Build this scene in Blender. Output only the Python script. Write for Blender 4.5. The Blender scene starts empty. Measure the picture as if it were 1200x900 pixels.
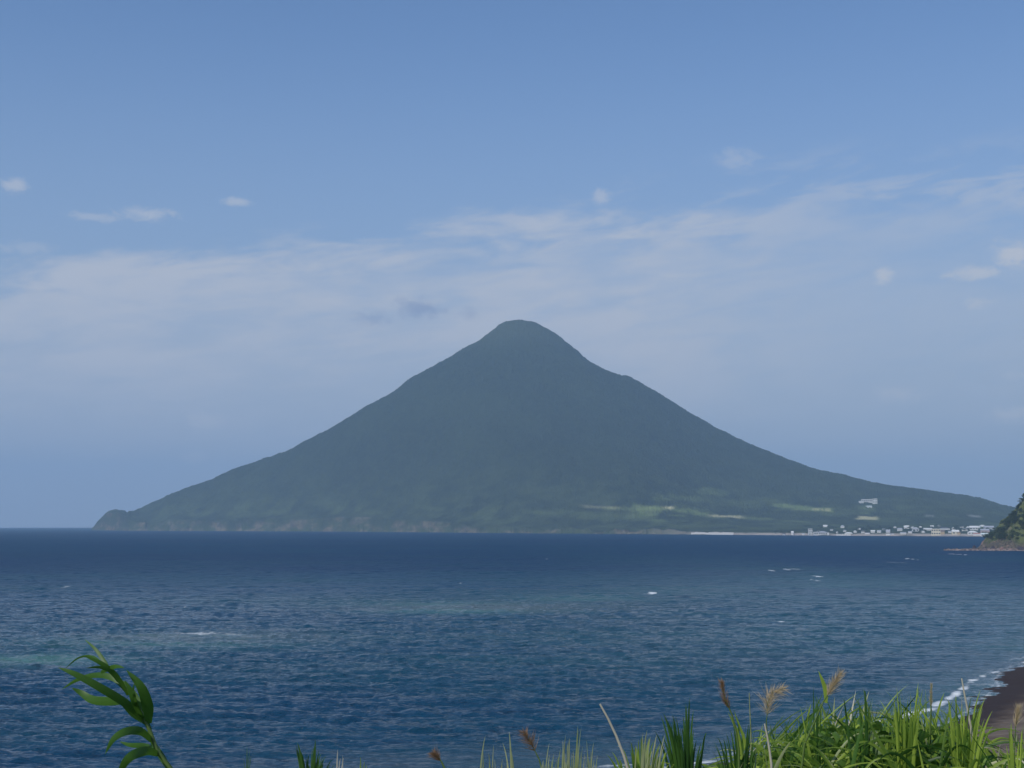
import bpy, math, random
import numpy as np
from mathutils import Vector

# ------------------------------------------------------------------ camera, world, sun, exposure
SC = bpy.context.scene
F = 1690.0                 # focal length in pixels of a 1200-wide frame
PITCH = math.atan(163.2 / F)
H = 30.0                   # eye height above the sea
RE = 7.4e6                 # earth radius (with refraction)
cam_d = bpy.data.cameras.new('camera'); cam = bpy.data.objects.new('camera', cam_d)
SC.collection.objects.link(cam); SC.camera = cam
cam.location = (0, 0, H); cam.rotation_euler = (math.pi / 2 + PITCH, 0, 0)
cam_d.sensor_width = 36.0; cam_d.lens = 36.0 * F / 1200.0
cam_d.clip_start = 0.1; cam_d.clip_end = 200000

SUN_EL, SUN_AZ = math.radians(47), math.radians(222)   # azimuth clockwise from +Y: behind the camera, left
world = bpy.data.worlds.new('World'); SC.world = world; world.use_nodes = True
SKY_STRENGTH = 0.13
sun_d = bpy.data.lights.new('sun', 'SUN'); sun_d.energy = 3.1; sun_d.angle = math.radians(0.53); sun_d.color = (1.0, 0.95, 0.87)
sun = bpy.data.objects.new('sun', sun_d); SC.collection.objects.link(sun)
sdir = Vector((math.sin(SUN_AZ) * math.cos(SUN_EL), math.cos(SUN_AZ) * math.cos(SUN_EL), math.sin(SUN_EL)))
sun.rotation_euler = sdir.to_track_quat('Z', 'Y').to_euler(); sun.location = (-30, -30, 60)
SC.view_settings.view_transform = 'Standard'; SC.view_settings.look = 'None'
SC.view_settings.exposure = 0.0; SC.view_settings.gamma = 1.0; SC.view_settings.use_curve_mapping = False
SC.render.engine = 'CYCLES'
SC.cycles.max_bounces = 6; SC.cycles.volume_bounces = 1; SC.cycles.transparent_max_bounces = 8
SC.cycles.transmission_bounces = 3
SC.cycles.use_denoising = True

RNG = np.random.default_rng(7); random.seed(7)
C = SC.collection.objects

# ------------------------------------------------------------------ small helpers
class NG:
    """tiny node-graph writer"""
    def __init__(s, tree):
        s.t = tree; tree.nodes.clear()
    def n(s, typ, **kw):
        nd = s.t.nodes.new(typ)
        for k, v in kw.items(): setattr(nd, k, v)
        return nd
    def set(s, sock, v):
        if hasattr(v, 'is_output') or isinstance(v, bpy.types.NodeSocket): s.t.links.new(v, sock)
        elif isinstance(v, (tuple, list)) and len(v) == 3 and len(getattr(sock, 'default_value', (0,) * 3)) == 4: sock.default_value = (*v, 1)
        else: sock.default_value = v
    def m(s, op, a, b=None, c=None, clamp=False):
        nd = s.n('ShaderNodeMath', operation=op, use_clamp=clamp)
        for i, v in enumerate((a, b, c)):
            if v is not None: s.set(nd.inputs[i], v)
        return nd.outputs[0]
    def mix(s, f, a, b):
        nd = s.n('ShaderNodeMix', data_type='RGBA')
        s.set(nd.inputs[0], f); s.set(nd.inputs[6], a); s.set(nd.inputs[7], b)
        return nd.outputs[2]
    def noise(s, vec, scale, detail=4, rough=0.5, dist=0.0):
        nd = s.n('ShaderNodeTexNoise')
        if vec is not None: s.set(nd.inputs['Vector'], vec)
        nd.inputs['Scale'].default_value = scale; nd.inputs['Detail'].default_value = detail
        nd.inputs['Roughness'].default_value = rough; nd.inputs['Distortion'].default_value = dist
        return nd.outputs['Fac']
    def ramp(s, v, a, b, smooth=True):
        nd = s.n('ShaderNodeMapRange'); nd.interpolation_type = 'SMOOTHSTEP' if smooth else 'LINEAR'
        s.set(nd.inputs[0], v); s.set(nd.inputs[1], a); s.set(nd.inputs[2], b)
        return nd.outputs[0]
    def xyz(s, x, y, z):
        nd = s.n('ShaderNodeCombineXYZ')
        s.set(nd.inputs[0], x); s.set(nd.inputs[1], y); s.set(nd.inputs[2], z)
        return nd.outputs[0]
    def scale(s, v, sc):
        nd = s.n('ShaderNodeVectorMath', operation='MULTIPLY'); s.set(nd.inputs[0], v); nd.inputs[1].default_value = sc
        return nd.outputs[0]
    def attr(s, name):
        nd = s.n('ShaderNodeAttribute'); nd.attribute_name = name
        return nd

def material(name):
    m = bpy.data.materials.new(name); m.use_nodes = True
    return m, NG(m.node_tree)

def finish(g, shader):
    o = g.n('ShaderNodeOutputMaterial'); g.t.links.new(shader, o.inputs[0])

def principled(g, color, rough=0.8, normal=None, spec=0.3, **kw):
    p = g.n('ShaderNodeBsdfPrincipled')
    g.set(p.inputs['Base Color'], color); g.set(p.inputs['Roughness'], rough)
    g.set(p.inputs['Specular IOR Level'], spec)
    if normal is not None: g.set(p.inputs['Normal'], normal)
    for k, v in kw.items(): g.set(p.inputs[k.replace('_', ' ')], v)
    return p.outputs[0]

def bump(g, h, strength, dist):
    b = g.n('ShaderNodeBump'); b.inputs['Strength'].default_value = strength; b.inputs['Distance'].default_value = dist
    g.set(b.inputs['Height'], h); return b.outputs[0]

def simple(name, col, rough=0.8, var=0.15, scale=3.0, spec=0.3):
    m, g = material(name)
    tc = g.n('ShaderNodeTexCoord')
    n = g.noise(tc.outputs['Object'], scale, 5, 0.6)
    f = g.ramp(n, 0.3, 0.7)
    a = tuple(c * (1 - var) for c in col); b = tuple(min(1, c * (1 + var)) for c in col)
    finish(g, principled(g, g.mix(f, a, b), rough, spec=spec)); return m

def leafmat(name, col, col2, trans=0.35, scale=6.0, rough=0.45):
    m, g = material(name)
    tc = g.n('ShaderNodeTexCoord'); inf = g.n('ShaderNodeNewGeometry')
    f = g.m('ADD', g.m('MULTIPLY', g.noise(tc.outputs['Object'], scale, 3, 0.6), 0.55), g.m('MULTIPLY', inf.outputs['Random Per Island'], 0.5), clamp=True)
    c = g.mix(g.ramp(f, 0.25, 0.75, False), col, col2)
    p = principled(g, c, rough, spec=0.35)
    t = g.n('ShaderNodeBsdfTranslucent'); g.set(t.inputs[0], g.mix(0.5, c, tuple(min(1, x * 1.5) for x in col2)))
    mx = g.n('ShaderNodeMixShader'); mx.inputs[0].default_value = trans
    g.t.links.new(p, mx.inputs[1]); g.t.links.new(t.outputs[0], mx.inputs[2])
    finish(g, mx.outputs[0]); return m

def mesh_np(name, V, quads=None, tris=None, smooth=True):
    me = bpy.data.meshes.new(name)
    V = np.asarray(V, dtype=np.float32).reshape(-1, 3)
    nq = 0 if quads is None else len(quads); nt = 0 if tris is None else len(tris)
    me.vertices.add(len(V)); me.vertices.foreach_set('co', V.ravel())
    idx = []; starts = []; 
    if nq: idx.append(np.asarray(quads, dtype=np.int32).ravel()); starts.append(np.arange(nq) * 4)
    if nt: idx.append(np.asarray(tris, dtype=np.int32).ravel()); starts.append(nq * 4 + np.arange(nt) * 3)
    idx = np.concatenate(idx); starts = np.concatenate(starts).astype(np.int32)
    me.loops.add(len(idx)); me.loops.foreach_set('vertex_index', idx)
    me.polygons.add(nq + nt); me.polygons.foreach_set('loop_start', starts)
    me.update(calc_edges=True)
    me.polygons.foreach_set('use_smooth', np.full(nq + nt, smooth))
    me.validate()
    return me

def link(name, me, mat=None, parent=None, **props):
    o = bpy.data.objects.new(name, me); C.link(o)
    if mat is not None and me is not None and not me.materials: me.materials.append(mat)
    if parent is not None: o.parent = parent
    for k, v in props.items(): o[k] = v
    return o

def grid_quads(nr, nc, wrap=False):
    r = np.arange(nr - 1)[:, None]; c = np.arange(nc - 1 if not wrap else nc)[None, :]
    c2 = (c + 1) % nc
    a = r * nc + c; b = r * nc + c2; d = (r + 1) * nc + c; e = (r + 1) * nc + c2
    return np.stack([a, b, e, d], -1).reshape(-1, 4)

def add_attr(me, name, arr):
    at = me.attributes.new(name, 'FLOAT', 'POINT'); at.data.foreach_set('value', np.asarray(arr, dtype=np.float32).ravel())

def sstep(x, a, b):
    t = np.clip((x - a) / (b - a), 0, 1); return t * t * (3 - 2 * t)

_tabs = [np.random.default_rng(100 + i).random((256, 256)) for i in range(4)]
def vnoise(x, y, k=0):
    T = _tabs[k % 4]
    xi = np.floor(x).astype(int); yi = np.floor(y).astype(int); fx = x - xi; fy = y - yi
    fx = fx * fx * (3 - 2 * fx); fy = fy * fy * (3 - 2 * fy)
    a = T[xi & 255, yi & 255]; b = T[(xi + 1) & 255, yi & 255]; c = T[xi & 255, (yi + 1) & 255]; d = T[(xi + 1) & 255, (yi + 1) & 255]
    return (a * (1 - fx) + b * fx) * (1 - fy) + (c * (1 - fx) + d * fx) * fy
def fbm(x, y, octv=4, k=0, gain=0.5):
    s = 0; a = 1; t = 0
    for i in range(octv):
        s = s + a * vnoise(x * 2 ** i + 17.3 * i, y * 2 ** i + 5.1 * i, k + i); t += a; a *= gain
    return s / t

def pxy(px, py, d):
    """world point at forward distance d (metres along +Y) seen at photo position px, py (a surveying aid)"""
    cy = (450 - py) / F; cp, sp = math.cos(PITCH), math.sin(PITCH)
    # camera axes: forward (0,cp,sp), up (0,-sp,cp)
    fy = cp - cy * sp; fz = sp + cy * cp; k = d / fy
    return Vector(((px - 600) / F * k, d, H + fz * k))
def tan_el(py):
    cy = (450 - py) / F; cp, sp = math.cos(PITCH), math.sin(PITCH)
    return (sp + cy * cp) / (cp - cy * sp)
def tan_az(px):     # for things near the horizon
    return (px - 600) / F / math.cos(PITCH) 

# ------------------------------------------------------------------ sky and clouds (world)
def build_world():
    g = NG(world.node_tree)
    sky = g.n('ShaderNodeTexSky'); sky.sky_type = 'NISHITA'; sky.sun_disc = False
    sky.sun_elevation = SUN_EL; sky.sun_rotation = SUN_AZ; sky.altitude = 30
    sky.air_density = 0.85; sky.dust_density = 0.3; sky.ozone_density = 6.0
    tc = g.n('ShaderNodeTexCoord'); sep = g.n('ShaderNodeSeparateXYZ'); g.t.links.new(tc.outputs['Generated'], sep.inputs[0])
    x, y, z = sep.outputs
    az = g.m('MULTIPLY', g.m('ARCTAN2', x, y), 57.2958)
    el = g.m('MULTIPLY', g.m('ARCSINE', z), 57.2958)
    # high thin veil: streaky noise, stretched sideways, gently arched
    vec = g.xyz(g.m('MULTIPLY', az, 0.05), g.m('SUBTRACT', g.m('MULTIPLY', el, 0.17), g.m('MULTIPLY', az, 0.012)), 3.7)
    n1 = g.noise(vec, 2.6, 9, 0.60, 0.35)
    vec2 = g.xyz(g.m('MULTIPLY', az, 0.10), g.m('SUBTRACT', g.m('MULTIPLY', el, 0.42), g.m('MULTIPLY', az, 0.05)), 9.2)
    n2 = g.noise(vec2, 3.2, 8, 0.58, 0.5)
    n = g.m('ADD', g.m('MULTIPLY', n1, 0.55), g.m('MULTIPLY', n2, 0.45))
    # upper edge lifts a little to the right of the peak
    top = g.m('ADD', 11.5, g.m('SUBTRACT', g.m('MULTIPLY', az, 0.085), g.m('MULTIPLY', g.m('MULTIPLY', az, az), 0.0034)))
    edge = g.m('SUBTRACT', el, g.m('ADD', top, g.m('MULTIPLY', g.m('SUBTRACT', n, 0.5), 9.0)))
    up = g.m('SUBTRACT', 1.0, g.ramp(edge, -1.0, 1.3))
    low = g.m('ADD', 0.50, g.m('MULTIPLY', g.ramp(el, 2.0, 7.0), 0.50))
    side = g.m('SUBTRACT', 1.0, g.m('MULTIPLY', g.ramp(az, 5.0, 14.0), 0.52))
    dens = g.m('ADD', 0.42, g.m('MULTIPLY', g.ramp(n, 0.36, 0.62), 0.58))
    veil = g.m('MULTIPLY', g.m('MULTIPLY', g.m('MULTIPLY', up, low), dens), side)
    veil = g.m('MULTIPLY', veil, 0.98, clamp=True)
    # wide faint streaks higher on the right
    up2 = g.m('MULTIPLY', g.ramp(az, 2.0, 15.0), g.m('SUBTRACT', 1.0, g.ramp(g.m('ABSOLUTE', g.m('SUBTRACT', el, 12.2)), 0.5, 3.0)))
    veil2 = g.m('MULTIPLY', g.m('MULTIPLY', up2, g.ramp(n2, 0.42, 0.65)), 0.5)
    veil = g.m('MAXIMUM', veil, veil2)
    pale = g.m('MULTIPLY', g.m('SUBTRACT', 1.0, g.ramp(el, 5.0, 21.0)), 0.75)
    base = g.mix(pale, sky.outputs[0], (2.3, 2.98, 4.05))
    base = g.mix(g.m('MULTIPLY', g.m('SUBTRACT', 1.0, g.ramp(el, 0.5, 10.0)), 0.9), base, (3.3, 3.6, 4.25))
    base = g.mix(veil, base, (3.95, 4.25, 4.90))
    # small separate puffs: az, el, half-width, half-height, strength
    puffs = []
    for px, py, w, h, s in ((1188, 316, 30, 17, 1), (1145, 333, 38, 10, .85), (1037, 331, 13, 14, .9), (1150, 367, 18, 9, .65), (1186, 493, 30, 11, 1),
                            (1056, 467, 36, 11, .6), (705, 231, 14, 11, .5), (708, 258, 12, 6, .25), (866, 190, 32, 13, .35), (272, 243, 22, 7, .55),
                            (165, 262, 40, 9, .6), (105, 268, 40, 7, .4), (10, 240, 16, 11, .6), (240, 497, 26, 12, .8), (228, 539, 18, 9, .7),
                            (25, 308, 40, 9, .3), (1190, 449, 18, 6, .4), (1160, 545, 40, 10, .25)):
        puffs.append((math.degrees(math.atan(tan_az(px) / math.hypot(1, 0))), math.degrees(math.atan(tan_el(py))), w / 29.5, h / 29.5, s))
    nv = g.xyz(g.m('MULTIPLY', az, 1.0), g.m('MULTIPLY', el, 1.7), 0.0)
    pn = g.noise(nv, 1.5, 8, 0.62, 0.6)
    acc = None
    for a, e, w, h, s in puffs:
        dx = g.m('DIVIDE', g.m('SUBTRACT', az, a), w * 1.25); dy = g.m('DIVIDE', g.m('SUBTRACT', el, e), h * 1.25)
        r = g.m('SQRT', g.m('ADD', g.m('MULTIPLY', dx, dx), g.m('MULTIPLY', dy, dy)))
        v = g.m('SUBTRACT', 1.0, g.m('ADD', r, g.m('MULTIPLY', g.m('SUBTRACT', pn, 0.45), 1.9)))
        v = g.m('MULTIPLY', g.ramp(v, 0.0, 0.85), s)
        acc = v if acc is None else g.m('MAXIMUM', acc, v)
    base = g.mix(g.m('MULTIPLY', acc, 1.0), base, (4.2, 4.45, 5.0))
    acc = None
    for px, py, w, h, s in ((492, 362, 30, 14, .65), (436, 375, 26, 10, .4), (551, 368, 14, 9, .35), (470, 352, 12, 6, .3)):
        a, e = math.degrees(math.atan(tan_az(px))), math.degrees(math.atan(tan_el(py)))
        dx = g.m('DIVIDE', g.m('SUBTRACT', az, a), w / 29.5 * 1.3); dy = g.m('DIVIDE', g.m('SUBTRACT', el, e), h / 29.5 * 1.3)
        r = g.m('SQRT', g.m('ADD', g.m('MULTIPLY', dx, dx), g.m('MULTIPLY', dy, dy)))
        v = g.m('SUBTRACT', 1.0, g.m('ADD', r, g.m('MULTIPLY', g.m('SUBTRACT', pn, 0.45), 1.8)))
        v = g.m('MULTIPLY', g.ramp(v, 0.0, 0.85), s)
        acc = v if acc is None else g.m('MAXIMUM', acc, v)
    base = g.mix(g.m('MULTIPLY', acc, 1.0), base, (1.7, 2.3, 3.75))
    bg = g.n('ShaderNodeBackground'); g.set(bg.inputs[0], base); bg.inputs[1].default_value = SKY_STRENGTH
    o = g.n('ShaderNodeOutputWorld'); g.t.links.new(bg.outputs[0], o.inputs[0])
    world.cycles.sampling_method = 'MANUAL'; world.cycles.sample_map_resolution = 512
build_world()

# ------------------------------------------------------------------ shoreline near the camera (x, y in metres)
def dep_to_d(py):
    """distance of the sea surface seen at photo row py"""
    t = -tan_el(py); disc = max(t * t - 2 * H / RE, 0)
    return (t - math.sqrt(disc)) * RE
def survey(pts):
    return [(tan_az2(px, py) * dep_to_d(py), dep_to_d(py)) for px, py in pts]
def tan_az2(px, py):
    return (px - 600) / F / (math.cos(PITCH) - (450 - py) / F * math.sin(PITCH))
SHORE = np.array([(-400, 60), (-200, 95), (-90, 125), (-40, 150)] + survey([(700, 906), (780, 901), (840, 897), (900, 890), (960, 880), (1000, 873), (1060, 862), (1100, 852), (1120, 845), (1139, 834), (1153, 820), (1166, 812), (1174, 804), (1170, 796), (1177, 788), (1200, 782)])
    + [(150, 395), (235, 560), (380, 860), (520, 1150), (640, 1400), (640, 1560), (600, 1603), (564, 1608), (551, 1618), (541, 1640), (543, 1700), (600, 1800), (900, 1900), (3000, 2300)], float)
SURF = np.array([(-400, 52 + 20), (-200, 108), (-90, 138), (-40, 160)] + survey([(700, 899), (780, 896), (839, 891), (880, 880), (978, 860), (1051, 841), (1083, 833), (1107, 822), (1123, 811), (1142, 796), (1177, 783), (1200, 777)]) + [(148, 400), (233, 566), (378, 866), (518, 1156), (600, 1400)], float)
def shore_sd(X, Y, SHORE=SHORE):
    """signed distance to the shoreline: positive = on land (to the right of / below the line)"""
    best = np.full(X.shape, 1e9); sign = np.ones(X.shape)
    for (x0, y0), (x1, y1) in zip(SHORE[:-1], SHORE[1:]):
        dx, dy = x1 - x0, y1 - y0; L2 = dx * dx + dy * dy
        t = np.clip(((X - x0) * dx + (Y - y0) * dy) / L2, 0, 1)
        qx = X - (x0 + t * dx); qy = Y - (y0 + t * dy); d = np.hypot(qx, qy)
        cr = dx * (Y - y0) - dy * (X - x0)
        up = d < best
        best = np.where(up, d, best); sign = np.where(up, np.where(cr < 0, 1.0, -1.0), sign)
    return best * sign

# ------------------------------------------------------------------ sea
def ocean_tile(N, L, rms, wl_peak, wdir, seed, power=4):
    rg = np.random.default_rng(seed)
    k = np.fft.fftfreq(N, L / N) * 2 * np.pi; kx, ky = np.meshgrid(k, k, indexing='ij'); kk = np.hypot(kx, ky); kk[0, 0] = 1
    kp = 2 * np.pi / wl_peak
    cosd = (kx * math.cos(wdir) + ky * math.sin(wdir)) / kk
    S = np.exp(-1.25 * (kp / kk) ** 2) / kk ** 4 * (np.abs(cosd) ** power + 0.05) * np.exp(-(kk * 0.25) ** 2)
    S[0, 0] = 0
    spec = np.sqrt(S) * (rg.normal(size=(N, N)) + 1j * rg.normal(size=(N, N)))
    h = np.fft.ifft2(spec); 
    gx = np.fft.ifft2(1j * kx / kk * spec).real; gy = np.fft.ifft2(1j * ky / kk * spec).real
    s = rms / h.real.std(); return h.real * s, gx * s, gy * s
def sample(T, L, X, Y):
    N = T.shape[0]; u = X / L * N; v = Y / L * N
    ui = np.floor(u).astype(int); vi = np.floor(v).astype(int); fu = u - ui; fv = v - vi
    a = T[ui % N, vi % N]; b = T[(ui + 1) % N, vi % N]; c = T[ui % N, (vi + 1) % N]; d = T[(ui + 1) % N, (vi + 1) % N]
    return (a * (1 - fu) + b * fu) * (1 - fv) + (c * (1 - fu) + d * fu) * fv

def build_sea():
    azs = np.concatenate([np.linspace(-180, -24, 60)[:-1], np.linspace(-24, 24, 1250), np.linspace(24, 180, 60)[1:-1]])
    azs = np.radians(azs)
    # rows uniform in depression angle where the sea shows, coarser below
    dep = np.linspace(0.180, H / 21500 + 21500 / (2 * RE) + 0.00002, 620)
    # solve H/d + d/2R = dep for d
    disc = np.sqrt(np.maximum(dep ** 2 - 4 * H / (2 * RE), 0)); d_far = (dep - disc) / (2 / (2 * RE))
    near = np.linspace(20, d_far[0], 30)[:-1]
    beyond = np.array([22100.])
    D = np.concatenate([near, d_far, beyond]); D = np.maximum.accumulate(D + np.arange(len(D)) * 1e-4)
    R, A = np.meshgrid(D, azs, indexing='ij')
    X = R * np.sin(A); Y = R * np.cos(A)
    sp = np.gradient(D)[:, None] * np.ones_like(R)
    Z = -R ** 2 / (2 * RE)
    wd = math.radians(72)
    sd = shore_sd(X, Y)
    calm = 0.35 + 0.65 * sstep(-sd, 4, 60); calm = np.where(sd > 0, 0.25, calm)
    dX = np.zeros_like(X); dY = np.zeros_like(X)
    flat = 1 - np.clip(2.6 / np.maximum(sp, 0.1), 0, 1) ** .8
    for N, L, rms, wp, w, seed, cut in ((512, 211.0, 0.19, 14.0, wd, 1, 9.0), (512, 83.0, 0.085, 4.6, wd + 0.3, 2, 4.0), (512, 37.0, 0.042, 2.0, wd - 0.25, 3, 1.6)):
        h, gx, gy = ocean_tile(N, L, rms, wp, w, seed, 10)
        fade = np.clip(cut / np.maximum(sp, 0.1), 0, 1) ** 0.8 * calm
        ca, sa = math.cos(0.3 * seed), math.sin(0.3 * seed)
        Xr, Yr = X * ca - Y * sa, X * sa + Y * ca
        Xr, Yr = (X, Y)
        Z = Z + sample(h, L, Xr, Yr) * fade
        dX += sample(gx, L, Xr, Yr) * fade * 0.9; dY += sample(gy, L, Xr, Yr) * fade * 0.9
    V = np.stack([X - dX, Y - dY, Z], -1).reshape(-1, 3)
    me = mesh_np('sea', V, grid_quads(len(D), len(azs), wrap=True))
    # surf and foam on the water
    n = fbm(X * 0.22, Y * 0.22, 5, 1); n2 = fbm(X * 0.9, Y * 0.9, 3, 2); n3 = fbm(X * 0.03, Y * 0.03, 2, 3)
    sf = np.abs(shore_sd(X, Y, SURF)) + (n3 - 0.5) * 1.2
    foam = (1 - sstep(sf, 0.1, 0.5 + 1.7 * n)) * (0.35 + 0.65 * sstep(n, 0.40, 0.55))
    foam = np.maximum(foam, (1 - sstep(np.abs(sd + .6), 0.1, .8)) * (0.15 + 0.6 * n2))
    wash = sstep(sd, -7, -1) * 0.22 + sstep(sd, -12, -4) * sstep(n2, .5, .75) * .25
    foam = np.where(sd > 2, 0, np.maximum(foam, wash))
    foam = np.where((Y > 1300), np.maximum(foam * .5, (1 - sstep(np.abs(sd + 3), 0.5, 4)) * sstep(n, .45, .6) * .8 * (X < 700)), foam)
    # rocks awash along the headland
    # white caps out at sea: px, py, length px, strength
    ta = np.tan(np.clip(A, -1.2, 1.2))
    for px, py, w, s in ((762, 695, 6, 1), (757, 696, 9, .45), (910, 728.5, 5, 1), (953, 675.5, 5, .9), (950, 680, 7, .7), (900, 668.5, 3, .9), (919, 667.5, 4, .8), (928, 667, 9, .35),
                         (1060, 655, 2.5, 1), (1118, 649.6, 5, .8), (1043, 659, 14, .33), (85, 688, 6, .5), (14, 708, 2.5, .7), (68, 724, 4, .45), (236, 742, 34, .62), (275, 744, 18, .45), (815, 672, 30, .16),
                         (540, 683, 2, .5), (222, 711, 2.5, .5), (640, 655, 2, .4), (640, 700, 20, .12), (920, 680, 40, .16)):
        dd = dep_to_d(py); y0 = dd; x0 = tan_az(px) * dd
        lx = w * dd / F; ly = max(1.3, min(w * .22, 1.3)) * dd * dd / (H * F) * 0.75
        q = ((X - x0) / lx) ** 2 + ((Y - y0 + 0.12 * (X - x0)) / ly) ** 2
        foam = np.maximum(foam, s * (1 - sstep(np.sqrt(q) + (n2 - .5) * 1.0, 0.35, 1.15)) * (Y > 0))
    # shallow, paler water (reef and sand bottoms)
    sh = np.zeros_like(X)
    for px, py, w, h_, s in ((230, 746, 170, 5, 1.25), (200, 752, 230, 10, .7), (40, 774, 130, 9, 1.1), (300, 745, 120, 7, .8), (560, 712, 190, 9, .9), (680, 702, 120, 7, .6), (850, 690, 200, 22, .3), (1050, 700, 260, 45, .35), (900, 760, 400, 60, .25)):
        dd = dep_to_d(py); d1 = dep_to_d(py + h_); d0 = dep_to_d(py - h_)
        x0 = tan_az(px) * dd; q = ((X - x0) / (w * dd / F)) ** 2 + (np.where(Y > dd, (Y - dd) / (d0 - dd), (dd - Y) / (dd - d1))) ** 2
        sh = np.maximum(sh, s * np.exp(-q * 1.5) * (0.55 + 0.9 * fbm(X * 0.012, Y * 0.012, 4, 2)) * (Y > 0))
    sh = np.maximum(sh, 0.40 * sstep(sd, -35, -3))
    add_attr(me, 'flat', flat); add_attr(me, 'offshore', sstep(R + 260 * (fbm(X * .002, Y * .004, 3, 1) - .5), 560, 1150)); add_attr(me, 'foam', np.clip(foam, 0, 1)); add_attr(me, 'shallow', np.clip(sh, 0, 1))
    m, g = material('sea_water')
    geo = g.n('ShaderNodeNewGeometry'); pos = geo.outputs['Position']
    a1 = g.attr('foam').outputs['Fac']; a2 = g.attr('shallow').outputs['Fac']
    big = g.noise(g.scale(pos, (0.0007, 0.0022, 0)), 1.0, 5, 0.6)
    mid = g.noise(g.scale(pos, (0.006, 0.012, 0)), 1.0, 4, 0.6)
    off = g.attr('offshore').outputs['Fac']
    deep = g.mix(g.ramp(big, 0.35, 0.65), g.mix(off, (0.0015, 0.036, 0.088), (0.0002, 0.022, 0.078)), g.mix(off, (0.0035, 0.052, 0.098), (0.0008, 0.032, 0.088)))
    col = g.mix(g.m('MULTIPLY', g.ramp(mid, 0.35, 0.7), 0.35), deep, (0.012, 0.070, 0.084))
    shc = g.mix(g.ramp(g.noise(g.scale(pos, (0.004, 0.009, 0)), 1.0, 3, .6), .42, .6), (0.062, 0.160, 0.158), (0.080, 0.125, 0.145))
    col = g.mix(a2, col, shc)
    fn = g.noise(g.scale(pos, (1.3, 1.3, 1.3)), 1.0, 6, 0.7)
    fm = g.m('MULTIPLY', a1, g.ramp(g.m('ADD', g.m('MULTIPLY', fn, 0.8), g.m('MULTIPLY', a1, 0.5)), 0.40, 0.72), clamp=True)
    col = g.mix(fm, col, (0.72, 0.76, 0.78))
    b1 = g.noise(g.scale(pos, (0.75, 1.25, 1.0)), 1.0, 6, 0.66, 0.3)
    b2 = g.noise(g.scale(pos, (0.035, 0.075, 0.075)), 1.0, 5, 0.6, 0.2)
    nb = bump(g, g.m('ADD', g.m('MULTIPLY', b1, 0.42), g.m('MULTIPLY', b2, 7.0)), 1.0, 1.0)
    rough = g.m('ADD', g.m('ADD', 0.10, g.m('MULTIPLY', g.attr('flat').outputs['Fac'], 0.46)), g.m('MULTIPLY', fm, 0.4))
    p = principled(g, col, rough, nb, g.m('SUBTRACT', 0.24, g.m('MULTIPLY', g.attr('flat').outputs['Fac'], 0.23)), IOR=1.333)
    finish(g, p)
    link('sea', me, m, kind='structure')

build_sea()

# ------------------------------------------------------------------ volcano and the land at its foot
RIDGE = [(112, 619.5), (117, 613), (124, 606), (131, 599), (139, 597.5), (149, 598.5), (155, 600.5), (162, 598), (180, 590), (207, 577), (235, 567), (257, 559), (275, 550), (300, 541), (325, 533), (343, 526), (360, 516), (385, 504),
         (400, 495), (430, 476), (450, 466), (460, 460), (483, 442), (503, 432), (530, 417), (547, 406), (563, 398), (580, 385), (585, 380), (592, 377), (600, 375.5), (607, 375.3), (623, 376.5), (630, 379), (637, 383), (648, 389),
         (656, 394), (663, 400), (670, 406), (677, 411), (685, 419), (693, 425), (710, 434), (720, 438), (727, 439.5), (735, 440.5), (750, 448), (777, 464), (800, 479), (840, 502), (870, 517), (910, 534), (950, 548.5), (980, 555),
         (999, 560), (1025, 566), (1041, 569), (1083, 574.5), (1118, 579), (1142, 583), (1165, 590), (1181, 594), (1220, 600), (1300, 606), (1500, 609), (2100, 610)]
COAST = [(112, 7050), (125, 6850), (155, 6500), (250, 6150), (400, 5600), (500, 5100), (600, 4650), (700, 4300), (800, 4050), (900, 3800), (1000, 3600), (1100, 3450), (1200, 3380), (1500, 3300), (2100, 3300)]
BACK = [(112, 7100), (125, 7300), (155, 7700), (250, 8200), (400, 8700), (600, 9000), (900, 9300), (1200, 9500), (2100, 9500)]
RP = np.array(RIDGE); CP = np.array(COAST); BP = np.array(BACK)
PKX, PKY = tan_az(607) * 6500, 6500.0
_rx = (RP[:, 0] - 600) / F / math.cos(PITCH) * 6500; _rz = np.array([H + tan_el(y) * 6500 + 6500 ** 2 / (2 * RE) for y in RP[:, 1]])
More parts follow.
